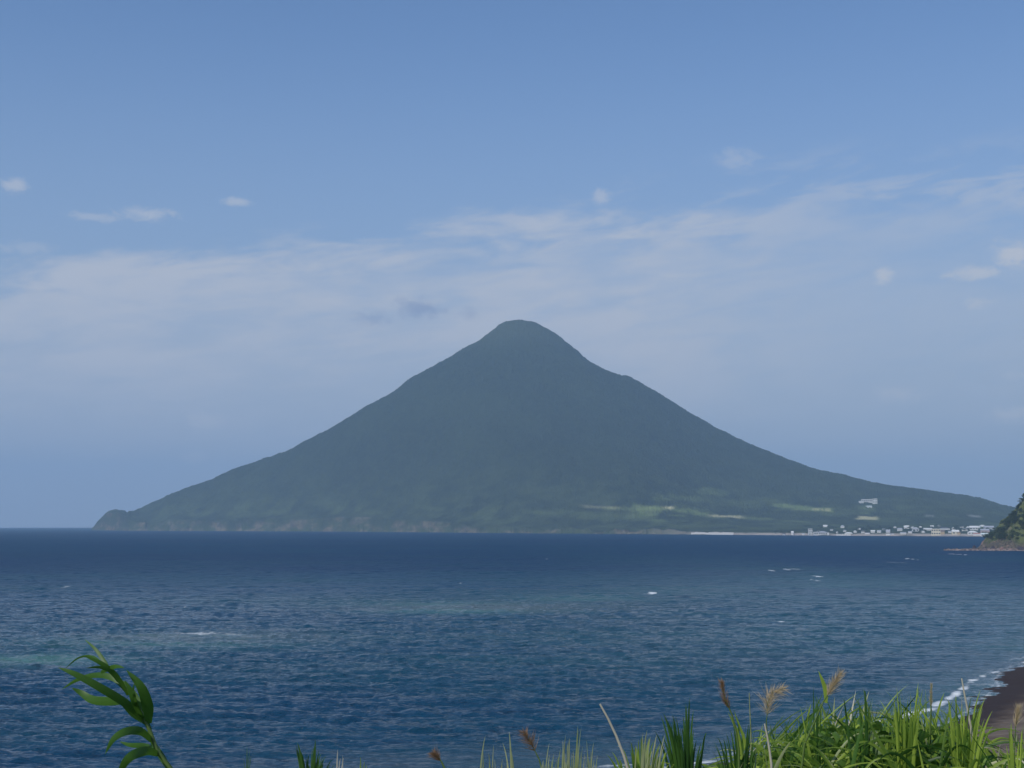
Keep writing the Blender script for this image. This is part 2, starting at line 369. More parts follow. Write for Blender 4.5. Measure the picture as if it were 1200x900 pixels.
def land_raw(px, d):
    X = (px - 600) / F / math.cos(PITCH) * d; Y = d
    dx = X - PKX; dy = Y - PKY; r = np.hypot(dx, dy); c = dx / np.maximum(r, 1)
    HL = np.interp(PKX - r, _rx, _rz, left=0); HR = np.interp(PKX + r, _rx, _rz)
    w = (0.5 + 0.5 * c) ** 1.6
    z = HL * (1 - w) + HR * w
    sn = d - np.interp(px, CP[:, 0], CP[:, 1]); sb = np.interp(px, BP[:, 0], BP[:, 1]) - d
    s = np.minimum(sn, sb)
    right = sstep(px, 720, 900)
    cliff = (2 + 34 * np.where(px < 175, .78, fbm(px * 0.09, px * 0.0 + 3, 4, 1)) * (1 - .35 * sstep(px, 300, 600))) * sstep(s, 0, 45)
    plain = 2.5 * sstep(s, 0, 30) + 3 * sstep(s, 60, 130) + np.clip(s - 60, 0, 3000) * 0.024
    k_l = sstep(s, 10, 700); k_r = sstep(s, 250, 2600)
    zl = np.maximum(z * (0.16 + 0.84 * k_l) * sstep(s, 0, 60), cliff * 0.9)
    zr = plain * (1 - k_r) + z * k_r
    z = zl * (1 - right) + zr * right
    # gullies running down the cone, rougher lower down
    th = np.arctan2(dy, dx)
    gul = (vnoise(th * 9, r * 0.0012, 2) - 0.5) * 24 + (vnoise(th * 27, r * 0.002, 3) - 0.5) * 8
    z = z + gul * sstep(r, 450, 1400) * sstep(z, 40, 260) * (1 - 0.65 * sstep(z, 600, 900))
    lump = (fbm(X * 0.006, Y * 0.006, 3, 0) - 0.5) * 34
    z = z + lump * sstep(s, 60, 500) * (1 - sstep(z, 230, 450)) * (1 - 0.75 * right * (1 - k_r))
    return z, s, right, X, Y

FIELDS = [  # px, py, half width, half height, kind (0 green field, 1 pale dry field, 2 bare)
    (705, 594.5, 22, 1.6, 1, .22), (735, 596.5, 30, 1.6, 0, .5), (772, 596, 24, 3.2, 0, 1.0), (800, 599, 22, 2.4, 0, .8), (762, 603, 12, 1.8, 0, .6), (790, 604, 14, 1.5, 0, .5), (781, 595, 9, 1.8, 1, 1), (765, 599, 12, 1.5, 0, .6), (800, 597, 14, 1.6, 0, .6), (820, 602, 10, 1.8, 0, .8),
    (845, 605, 20, 1.5, 1, .7), (770, 609.5, 9, 1.5, 0, .5), (755, 605, 14, 2.0, 0, .35), (835, 577, 30, 4.5, 0, .38), (800, 584, 36, 4.5, 0, .36), (870, 590, 40, 5, 0, .22), (720, 606, 60, 5, 0, .25), (912, 592, 10, 1.6, 0, .8), (928, 594.5, 24, 2.0, 0, .9), (945, 596.5, 28, 2.4, 0, 1.0), (958, 597, 10, 1.4, 1, .5),
    (1014, 607, 11, 1.9, 1, .75), (1012, 596, 16, 4.0, 0, .45), (1085, 604.5, 6, 1.3, 2, .35), (1138, 605, 9, 1.4, 2, .45), (890, 608, 22, 1.6, 0, .35), (930, 611, 26, 1.4, 0, .3), (1010, 601, 8, 2, 0, .4),
    (560, 607, 20, 2.0, 0, .2), (505, 596, 22, 2.5, 0, .15), (640, 601, 30, 2.0, 0, .2), (440, 600, 20, 3, 0, .12)]

def land_grid():
    cols = np.concatenate([np.arange(112, 1230, 0.8), np.linspace(1232, 2050, 160)])
    v = np.linspace(0, 1, 330); v = 0.35 * v + 0.65 * v ** 1.9
    P, Vv = np.meshgrid(cols, v, indexing='ij')
    n0 = np.interp(P, CP[:, 0], CP[:, 1]) - 25; n1 = np.interp(P, BP[:, 0], BP[:, 1]) + 25
    jag = (fbm(P * 0.07, P * 0 + 7, 4, 3) - 0.5) * 130 * (1 - sstep(P, 720, 860)) * sstep(P, 160, 200)
    D = n0 + (n1 - n0) * Vv
    z, s, right, X, Y = land_raw(P, D)
    D2 = D + jag * np.exp(-np.maximum(s, 0) / 90)          # ragged coast
    X = X / D * D2; Y = D2
    drop = D2 ** 2 * (1 + ((P - 600) / F) ** 2) / (2 * RE)
    target = np.interp(cols, RP[:, 0], [tan_el(y) for y in RP[:, 1]])
    for it in range(6):
        ang = ((z - drop - H) / D2).max(axis=1)
        iy = ((z - drop - H) / D2).argmax(axis=1); zz = z[np.arange(len(cols)), iy]; dd = D2[np.arange(len(cols)), iy]
        fac = np.clip(1 + (target - ang) * dd / np.maximum(zz, 8), 0.5, 2.0)
        kern = np.exp(-np.arange(-24, 25) ** 2 / (2 * 4.0 ** 2)); kern /= kern.sum(); fac = np.convolve(np.pad(fac, 24, mode='edge'), kern, mode='valid')
        z = np.where(z > 0, z * (1 + (fac[:, None] - 1) * sstep(z, 4, 25)), z)
    canopy = (RNG.random(z.shape) - 0.5) * 5.0 + (fbm(X * 0.03, Y * 0.03, 2, 1) - 0.5) * 9
    z = z + canopy * sstep(s, 60, 200) * (0.25 + 0.75 * sstep(z, 30, 80))
    z = np.where(s < 6, np.minimum(z, -2.0 + 0.3 * s), z)
    return cols, P, D2, X, Y, z, s, right, drop
LG = land_grid()
def land_hit(px, py):
    """first point of the far land that lies along the sight line at px, py"""
    cols, P, D2, X, Y, z, s, right, drop = LG
    i = int(np.argmin(np.abs(cols - px))); ang = (z[i] - drop[i] - H) / D2[i]
    j = int(np.argmax(ang >= tan_el(py))); 
    if ang[j] < tan_el(py): j = int(np.argmax(ang))
    return Vector((X[i, j], Y[i, j], z[i, j] - drop[i, j])), i, j

def build_land():
    cols, P, D2, X, Y, z, s, right, drop = LG
    # where each vertex is seen, used only to lay the fields on the slopes where they are
    V = np.stack([X, Y, z - drop], -1).reshape(-1, 3)
    me = mesh_np('volcano', V, grid_quads(*P.shape)[:, ::-1])
    field = np.zeros(P.shape); dry = np.zeros(P.shape); bare = np.zeros(P.shape)
    nz = fbm(X * 0.02, Y * 0.008, 3, 2)
    zs = z - 0
    PY = 613.2 - F * (zs - drop - H) / Y      # photo row of each point, to survey the fields on the lower slopes
    for px, py, hw, hh, kd, st in FIELDS:
        q = np.maximum(np.abs(P - px) / hw, np.abs(PY - py - .04 * (P - px)) / hh)
        mk = st * (1 - sstep(q + (nz - .5) * 1.5, 0.4, 1.2)) * (s > 90) * (z < 420)
        if kd == 0: field = np.maximum(field, mk)
        elif kd == 1: dry = np.maximum(dry, mk)
        else: bare = np.maximum(bare, mk)
    nn = fbm(X * 0.012, Y * 0.012, 3, 1)
    lowv = (1 - sstep(z, 60, 170)) * sstep(s, 40, 150)
    field = np.maximum(field, lowv * sstep(nn, .54, .66) * 0.18 * (1 - sstep(P, 1240, 1300)))
    cliffm = (1 - sstep(s + (nn - .5) * 90, 15, 60)) * (1 - right)
    beach = (1 - sstep(s, 85, 120)) * right
    for nme, a in (('field', field), ('dry', dry), ('bare', bare), ('cliff', cliffm), ('beach', beach), ('high', sstep(z, 760, 900)), ('lower', .75 * (1 - sstep(z, 60, 330)))): add_attr(me, nme, a)
    m, g = material('wooded_slopes')
    geo = g.n('ShaderNodeNewGeometry'); pos = geo.outputs['Position']
    n1 = g.noise(g.scale(pos, (.035, .035, .035)), 1, 5, .65); n2 = g.noise(g.scale(pos, (.0035, .0035, .0035)), 1, 5, .6); n3 = g.noise(g.scale(pos, (.012, .006, .03)), 1, 4, .6)
    c = g.mix(g.ramp(n1, .35, .68), (.016, .026, .013), (.029, .042, .019))
    c = g.mix(g.m('MULTIPLY', g.ramp(n2, .38, .68), .5), c, (.036, .052, .023))
    A = lambda k: g.attr(k).outputs['Fac']
    c = g.mix(g.m('MULTIPLY', A('lower'), g.ramp(g.noise(g.scale(pos, (.009, .006, .02)), 1, 6, .7), .40, .66)), c, (.058, .078, .032))
    c = g.mix(A('high'), c, (.044, .058, .030))
    c = g.mix(A('field'), c, g.mix(g.ramp(n1, .3, .7), (.11, .16, .05), (.19, .24, .09)))
    c = g.mix(A('dry'), c, (.55, .52, .30)); c = g.mix(A('bare'), c, (.42, .43, .42))
    rock = g.mix(g.ramp(n1, .35, .65), (.07, .062, .045), (.20, .165, .11))
    rock = g.mix(g.ramp(n3, .40, .58), rock, (.050, .070, .03))
    c = g.mix(g.m('MULTIPLY', A('cliff'), .9), c, rock)
    c = g.mix(g.m('MULTIPLY', A('beach'), g.ramp(n3, .30, .52)), c, (.40, .35, .30))
    nb = bump(g, n1, 0.8, 14.0)
    finish(g, principled(g, c, .95, nb, .05))
    link('volcano', me, m, kind='structure')
build_land()

# haze: one closed box of thin even air round everything
def build_haze():
    x, y0, y1, zb, zt = 22300, -22300, 22300, -46, 935
    V = [(-x, y0, zb), (x, y0, zb), (x, y1, zb), (-x, y1, zb), (-x, y0, zt), (x, y0, zt), (x, y1, zt), (-x, y1, zt)]
    me = mesh_np('haze', V, [(0, 3, 2, 1), (4, 5, 6, 7), (0, 1, 5, 4), (1, 2, 6, 5), (2, 3, 7, 6), (3, 0, 4, 7)], smooth=False)
    m = bpy.data.materials.new('haze_air'); m.use_nodes = True; g = NG(m.node_tree)
    v = g.n('ShaderNodeVolumePrincipled'); v.inputs['Color'].default_value = (0.51, 0.755, 1.0, 1); v.inputs['Density'].default_value = HAZE
    v.inputs['Anisotropy'].default_value = 0.0
    o = g.n('ShaderNodeOutputMaterial'); g.t.links.new(v.outputs[0], o.inputs['Volume'])
    link('haze', me, m, kind='stuff')
HAZE = 8.7e-5
build_haze()

# ------------------------------------------------------------------ near ground: bluff, beach and coastal strip
def build_ground():
    rr = np.concatenate([np.linspace(0.4, 12, 24), np.geomspace(12.6, 150, 50), np.linspace(152, 330, 150), np.geomspace(335, 3500, 60)])
    az = np.radians(np.concatenate([np.linspace(-180, -2, 90)[:-1], np.linspace(-2, 26, 320), np.linspace(27, 180, 70)[:-1]]))
    R, A = np.meshgrid(rr, az, indexing='ij'); X, Y = R * np.sin(A), R * np.cos(A)
    sd = shore_sd(X, Y)
    n = fbm(X * .05, Y * .05, 4, 1); n2 = fbm(X * .6, Y * .6, 3, 2)
    beach = np.where(sd > 0, np.minimum(sd * 0.075, 1.6 + 0.03 * sd) + 0.12 * (n2 - .5) + 0.3 * (n - .5) * sstep(sd, 3, 15), sd * 0.055)
    beach = np.clip(beach, -4, 6) + sstep(sd, 90, 400) * 14 * n * (np.hypot(X - 560, Y - 1650) > 260)
    bluff = 28.4 - 0.60 * np.maximum(0, Y - 6.6 + 3 * (n - .5) * sstep(R, 8, 30)) + (n2 - .5) * 0.12
    bluff = np.where(Y < 6, 28.4 + (n2 - .5) * .08 + 0.02 * R * (n > .3) * (Y < 0), bluff)
    z = np.maximum(beach, bluff) - R ** 2 / (2 * RE)
    me = mesh_np('ground', np.stack([X, Y, z], -1), grid_quads(len(rr), len(az), wrap=True))
    add_attr(me, 'dryness', sstep(sd + (n2 - .5) * 5 + (n - .5) * 6, 2.5, 9)); add_attr(me, 'green', np.maximum(sstep(bluff - beach, -.3, .6), sstep(sd, 70, 100)))
    m, g = material('dark_sand')
    geo = g.n('ShaderNodeNewGeometry'); pos = geo.outputs['Position']
    f1 = g.noise(g.scale(pos, (.5, .5, .5)), 1, 6, .7); f2 = g.noise(g.scale(pos, (6., 6., 6.)), 1, 4, .6); f3 = g.noise(g.scale(pos, (.09, .22, .1)), 1, 5, .6, .6)
    dr = g.attr('dryness').outputs['Fac']
    wet = g.mix(f1, (.030, .017, .012), (.044, .027, .020))
    dry = g.mix(g.ramp(f3, .36, .66), (.095, .074, .060), (.19, .155, .125))
    dry = g.mix(g.m('MULTIPLY', g.ramp(f1, .55, .75), .5), dry, (.19, .165, .15))
    c = g.mix(dr, wet, dry)
    soil = g.mix(g.ramp(f1, .35, .65), (.030, .045, .016), (.075, .085, .032))
    c = g.mix(g.attr('green').outputs['Fac'], c, soil)
    nb = bump(g, g.m('ADD', f2, f1), .5, .15)
    finish(g, principled(g, c, g.m('ADD', .55, g.m('MULTIPLY', dr, .4)), nb, .05))
    link('ground', me, m, kind='structure')
build_ground()

# ------------------------------------------------------------------ headland on the right, its reef and rocks
HG = [(520, 0), (535, 3), (544, 12), (551, 24), (558, 28), (567, 39), (579, 47), (585, 56), (589, 65), (600, 76), (650, 88), (800, 112), (1100, 120)]
def head_z(X, Y):
    sd = shore_sd(X, Y)
    g_ = np.interp(X, [a for a, b in HG], [b for a, b in HG])
    n = fbm(X * .045, Y * .045, 4, 2); n2 = fbm(X * .16, Y * .16, 3, 1)
    z = g_ * (0.36 * sstep(sd, 0, 11) + 0.64 * sstep(sd + (n - .5) * 30, 6, 85)) * (0.86 + .28 * n)
    z = z + (n2 - .5) * 5 * sstep(z, 1, 8) + 1.0 * sstep(sd, -1, 2)
    return np.where(sd < 0, -2.0, z), sd
def build_headland():
    xs = np.concatenate([np.arange(515, 640, 1.3), np.arange(640, 1000, 9)]); ys = np.concatenate([np.arange(1590, 1700, 1.3), np.arange(1700, 2000, 7)])
    X, Y = np.meshgrid(xs, ys, indexing='xy')
    z, sd = head_z(X, Y)
    jx = (fbm(X * .3, Y * .3, 3, 0) - .5) * 3
    V = np.stack([X + jx, Y + (fbm(X * .3 + 9, Y * .3, 3, 3) - .5) * 3, z - (X ** 2 + Y ** 2) / (2 * RE)], -1)
    me = mesh_np('headland', V, grid_quads(*X.shape), smooth=False)
    n = fbm(X * .06, Y * .06, 3, 3)
    add_attr(me, 'veg', sstep(z + (n - .5) * 26 + (X - 560) * .12, 8, 15))
    m, g = material('headland_rock')
    pos = g.n('ShaderNodeNewGeometry').outputs['Position']
    a = g.noise(g.scale(pos, (.12, .12, .16)), 1, 5, .65, .4); b = g.noise(g.scale(pos, (.4, .4, .6)), 1, 5, .7); d = g.noise(g.scale(pos, (.045, .045, .045)), 1, 3, .5)
    c = g.mix(g.ramp(b, .35, .65), (.050, .044, .034), (.16, .135, .10))
    c = g.mix(g.m('MULTIPLY', g.ramp(a, .50, .58), g.ramp(g.noise(g.scale(pos, (.05, .03, .03)), 1, 2, .5), .47, .55)), c, (.27, .18, .145))
    v = g.mix(g.ramp(b, .35, .65), (.045, .065, .020), (.105, .125, .045)); v = g.mix(g.ramp(a, .5, .65), v, (.15, .14, .075))
    v = g.mix(g.ramp(d, .45, .6), v, (.13, .15, .05)); c = g.mix(g.attr('veg').outputs['Fac'], c, v)
    finish(g, principled(g, c, .95, bump(g, b, 1.0, 2.0), .1))
    link('headland', me, m, kind='structure')
    # flat reef at its foot
    xs = np.arange(470, 640, 1.2); ys = np.arange(1585, 1640, 1.2); X, Y = np.meshgrid(xs, ys, indexing='xy')
    n = fbm(X * .1, Y * .1, 4, 0); n2 = fbm(X * .5, Y * .5, 3, 1)
    cx = np.interp(X, [486, 500, 540, 640], [1616, 1614, 1607, 1596]); hw = np.interp(X, [480, 492, 520, 560, 640], [0, 4, 8, 9, 8])
    z = 2.6 * (1 - sstep(np.abs(Y - cx) / np.maximum(hw, .1) + (n - .5), .5, 1.1)) * (.45 + .9 * n2) - .55 + (n2 - .5) * .9
    me = mesh_np('reef', np.stack([X, Y, z - (X ** 2 + Y ** 2) / (2 * RE)], -1), grid_quads(*X.shape), smooth=False)
    m, g = material('reef_rock'); pos = g.n('ShaderNodeNewGeometry').outputs['Position']
    b = g.noise(g.scale(pos, (.3, .3, .3)), 1, 5, .7); c = g.mix(g.ramp(b, .35, .62), (.055, .045, .045), (.26, .20, .175))
    finish(g, principled(g, c, .9, bump(g, b, 1, .6), .2)); link('reef', me, m, kind='structure')
    return m
reef_mat = build_headland()

def rock_mesh(name, sx, sy, sz, seed, nseg=20):
    rg = np.random.default_rng(seed)
    u = np.linspace(0, 2 * np.pi, nseg, endpoint=False); v = np.linspace(0.02, np.pi - .02, nseg // 2 + 1)
    Vv, U = np.meshgrid(v, u, indexing='ij')
    x, y, z = np.sin(Vv) * np.cos(U), np.sin(Vv) * np.sin(U), np.cos(Vv)
    o = rg.random() * 50
    r = 1 + (fbm(x * 1.6 + o + 9, y * 1.6 + z * 1.9 + 9, 4, seed) - .5) * .9
    r = np.minimum(r, 1.12 / np.maximum(np.abs(x * .8 + z * .6), .85))
    V = np.stack([x * r * sx, y * r * sy, z * r * sz], -1)
    return mesh_np(name, V, grid_quads(len(v), nseg, wrap=True)[:, ::-1], smooth=False)
dark_rock = simple('dark_rock', (.055, .045, .055), .9, .4, .8)
pink_rock = simple('weathered_rock', (.24, .15, .13), .9, .35, .7)
def sea_z(x, y): return -(x * x + y * y) / (2 * RE)
for px, d, sx, sz, mt, lab, sd_ in ((1135.5, 1628, 2.6, 3.6, dark_rock, 'dark pointed rock standing alone on the reef left of the headland', 3),
        (1127, 1622, 1.5, 1.2, dark_rock, 'low dark rock on the reef just left of the pointed rock', 4),
        (1148, 1622, 2.4, 2.6, dark_rock, 'dark boulder at the left toe of the headland', 5),
        (1157.5, 1607, 3.0, 3.4, dark_rock, 'black boulder under the pink cliff face of the headland', 6),
        (1168, 1604, 2.6, 2.8, pink_rock, 'reddish boulder at the foot of the pink cliff', 7),
        (1178, 1602, 2.2, 2.0, pink_rock, 'small reddish boulder on the shore right of the pink cliff', 8),
        (1190, 1602, 4.2, 3.2, dark_rock, 'wide dark boulder near the right edge on the headland shore', 9)):
    x = tan_az(px) * d
    o = link('sea_rock' if px < 1145 else 'boulder', rock_mesh('rock', sx, sx * .8, sz, sd_), mt, label=lab, category='rock', group='rocks round the headland')
    o.location = (x, d, sea_z(x, d) + sz * .45)

# ------------------------------------------------------------------ trees
def leaf_cluster(centers, radii, n, size, rg):
    """many small tilted leaf-clump quads spread through ellipsoid lobes"""
    Vs = []
    for c, r in zip(centers, radii):
        k = int(n * r[0] * r[1] / sum(q[0] * q[1] for q in radii)) + 8
        p = rg.normal(size=(k, 3)); p /= np.linalg.norm(p, axis=1)[:, None]; p *= (rg.random((k, 1)) ** .33)
        p = p * np.array(r) + np.array(c)
        a = rg.normal(size=(k, 3)); a[:, 2] *= .5; a /= np.linalg.norm(a, axis=1)[:, None]
        b = np.cross(a, rg.normal(size=(k, 3))); b /= np.linalg.norm(b, axis=1)[:, None]
        s = size * (.6 + .8 * rg.random((k, 1)))
        Vs.append(np.stack([p - a * s, p - b * s * .6, p + a * s, p + b * s * .6], 1).reshape(-1, 3))
    V = np.concatenate(Vs); return V, np.arange(len(V)).reshape(-1, 4)
def cone_tube(pts, rads, seg=6):
    V = []; F_ = []
    for i, (p, r) in enumerate(zip(pts, rads)):
        t = (Vector(pts[min(i + 1, len(pts) - 1)]) - Vector(pts[max(i - 1, 0)])).normalized()
        s = t.orthogonal().normalized(); u = t.cross(s)
        for k in range(seg):
            a = 2 * math.pi * k / seg; V.append(tuple(Vector(p) + (s * math.cos(a) + u * math.sin(a)) * r))
    for i in range(len(pts) - 1):
        for k in range(seg): F_.append((i * seg + k, i * seg + (k + 1) % seg, (i + 1) * seg + (k + 1) % seg, (i + 1) * seg + k))
    return V, F_
def join(parts):
    V = []; Fq = []; o = 0
    for v, f in parts:
        V.append(np.asarray(v, float).reshape(-1, 3)); Fq.append(np.asarray(f) + o); o += len(V[-1])
    return np.concatenate(V), np.concatenate(Fq)
bark = simple('bark', (.10, .08, .06), .9, .3, 2)
crown_dark = leafmat('crown_dark_green', (.018, .034, .012), (.045, .075, .022), .2, .25, .7)
crown_mid = leafmat('crown_olive_green', (.040, .062, .016), (.095, .125, .035), .2, .25, .7)
def make_tree(seed, mat, hgt, wid):
    rg = np.random.default_rng(seed)
    root = bpy.data.objects.new('tree', None); C.link(root)
    cs = []; rs = []; limbs = [cone_tube([(0, 0, -1.5), (.1, 0, hgt * .3), (.2, .1, hgt * .62)], [.28, .2, .1])]
    for k in range(7):
        a = 2 * math.pi * k / 7 + rg.random(); q = wid * .5 * (.35 + .5 * rg.random())
        c = (q * math.cos(a), q * math.sin(a), hgt * (.42 + .42 * rg.random())); cs.append(c); rs.append((wid * .24 * (.8 + .5 * rg.random()),) * 2 + (hgt * .15,))
        limbs.append(cone_tube([(.1, 0, hgt * .28), c], [.11, .04], 5))
    cs.append((0, 0, hgt * .8)); rs.append((wid * .25, wid * .25, hgt * .2))
    V, Q = leaf_cluster(cs, rs, 520, .42, rg)
    link('crown', mesh_np('crown', V, Q, smooth=False), mat, root)
    v, f = join(limbs); link('trunk', mesh_np('trunk', v, f), bark, root)
    return root
def copy_tree(r, loc, rz, sc, **props):
    n = r.copy(); C.link(n); n.location = loc; n.rotation_euler = (0, 0, rz); n.scale = (sc, sc, sc * random.uniform(.85, 1.15))
    for k, v in props.items(): n[k] = v
    for ch in r.children:
        c = ch.copy(); C.link(c); c.parent = n
    return n
tree_src = [make_tree(11, crown_dark, 8.5, 8), make_tree(12, crown_mid, 6.5, 7.5), make_tree(13, crown_dark, 7, 9), make_tree(14, crown_mid, 5, 7)]
tree_props = [dict(label='dark green tree in the evergreen wood on the headland', category='tree', group='dark trees on the headland'),
              dict(label='olive green bushy tree on the sunny slope of the headland', category='tree', group='olive trees on the headland')]
used = set()
def place_tree(k, loc, rz, sc, props):
    if k not in used:
        used.add(k); r = tree_src[k]; r.location = loc; r.rotation_euler = (0, 0, rz); r.scale = (sc,) * 3
        for a, b in props.items(): r[a] = b
    else: copy_tree(tree_src[k], loc, rz, sc, **props)
cnt = 0; tr = random.Random(5)
pts = []
while cnt < 190:
    x = tr.uniform(538, 622); y = tr.uniform(1618, 1720)
    if x / y > .385: continue
    z, sd = head_z(np.array([x]), np.array([y])); z = float(z[0])
    if z < 11: continue
    if any((x - a) ** 2 + (y - b) ** 2 < 14 for a, b in pts): continue
    pts.append((x, y)); cnt += 1
    k = tr.choice((0, 2)) if (z > 27 and y > 1640) or tr.random() < .25 else tr.choice((1, 3))
    place_tree(k, (x, y, z - .6 + sea_z(x, y)), tr.uniform(0, 6.3), tr.uniform(.55, .95) * (1.15 if k in (0, 2) else .8), tree_props[0 if k in (0, 2) else 1])

# ------------------------------------------------------------------ far town under the volcano
def paint(name, col): return simple(name, col, .8, .06, .4)
WALLS = {'white': paint('white_wall', (.66, .66, .62)), 'cream': paint('cream_wall', (.66, .60, .44)), 'ochre': paint('ochre_wall', (.42, .32, .18)), 'pink': paint('pinkish_wall', (.50, .38, .36)), 'grey': paint('grey_wall', (.42, .43, .44)), 'pale': paint('pale_wall', (.62, .62, .60))}
ROOFS = {'white': paint('white_roof', (.68, .69, .68)), 'grey': paint('grey_roof', (.36, .38, .42)), 'dark': paint('dark_roof', (.10, .105, .12)), 'red': paint('red_roof', (.42, .20, .18)), 'teal': paint('teal_roof', (.60, .70, .68)), 'brown': paint('brown_roof', (.16, .12, .10))}
glass = simple('dark_window', (.035, .045, .06), .2, .1, 1, .5)
def boxm(x0, x1, y0, y1, z0, z1):
    V = [(x0, y0, z0), (x1, y0, z0), (x1, y1, z0), (x0, y1, z0), (x0, y0, z1), (x1, y0, z1), (x1, y1, z1), (x0, y1, z1)]
    return V, [(0, 3, 2, 1), (4, 5, 6, 7), (0, 1, 5, 4), (1, 2, 6, 5), (2, 3, 7, 6), (3, 0, 4, 7)]
def house(px, py, wpx, hpx, wall, roof, style, label, group=None, name='house', cat='house', nwin=0, floors=1):
    """px, py: middle of the foot of the building"""
    base, i, j = land_hit(px, py); d = base.y; k = d / F
    w, h = wpx * k * 1.08, hpx * k * 1.15; dp = min(max(w * .6, 6), 14)
    root = bpy.data.objects.new(name, None); C.link(root)
    root.location = base + Vector((0, dp / 2, 0)); root.rotation_euler = (0, 0, -math.atan2(base.x, base.y) + random.uniform(-.25, .25))
    root['label'] = label; root['category'] = cat
    if group: root['group'] = group
    hw = w / 2; wh = h if style == 'flat' else h * .62
    v, f = boxm(-hw, hw, -dp / 2, dp / 2, -2.5, wh); link('wall', mesh_np('wall', v, f, smooth=False), WALLS[wall], root)
    e = .45
    if style == 'flat':
        v, f = boxm(-hw - .15, hw + .15, -dp / 2 - .15, dp / 2 + .15, wh, wh + .45)
    elif style == 'gable':
        V = [(-hw - e, -dp / 2 - e, wh), (hw + e, -dp / 2 - e, wh), (hw + e, dp / 2 + e, wh), (-hw - e, dp / 2 + e, wh), (-hw - e, 0, h), (hw + e, 0, h), (-hw - e, 0, h + .01), (hw + e, 0, h + .01)]
        v, f = V, [(0, 1, 5, 4), (2, 3, 6, 7), (0, 3, 2, 1)]
        v = V[:6]; f = [(0, 1, 5, 4), (2, 3, 4, 5), (0, 3, 2, 1)]
        me = mesh_np('roof', v, f, [(0, 4, 3), (1, 2, 5)], smooth=False)
    else:   # hip
        q = min(hw * .6, dp / 2)
        v = [(-hw - e, -dp / 2 - e, wh), (hw + e, -dp / 2 - e, wh), (hw + e, dp / 2 + e, wh), (-hw - e, dp / 2 + e, wh), (-hw + q, 0, h), (hw - q, 0, h)]
        me = mesh_np('roof', v, [(0, 1, 5, 4), (2, 3, 4, 5), (0, 3, 2, 1)], [(0, 4, 3), (1, 2, 5)], smooth=False)
    if style == 'flat': me = mesh_np('roof', v, f, smooth=False)
    link('roof', me, ROOFS[roof], root)
    for fl in range(floors):
        for q in range(nwin):
            cx = -hw + (q + .5) * w / nwin; zz = wh * (fl + .35) / floors; a = w / nwin * .28; b = wh / floors * .42
            v, f = boxm(cx - a, cx + a, -dp / 2 - .08, -dp / 2 + .05, zz, zz + b); link('window', mesh_np('window', v, f, smooth=False), glass, root)
    return root
G = 'buildings of the far shore town'
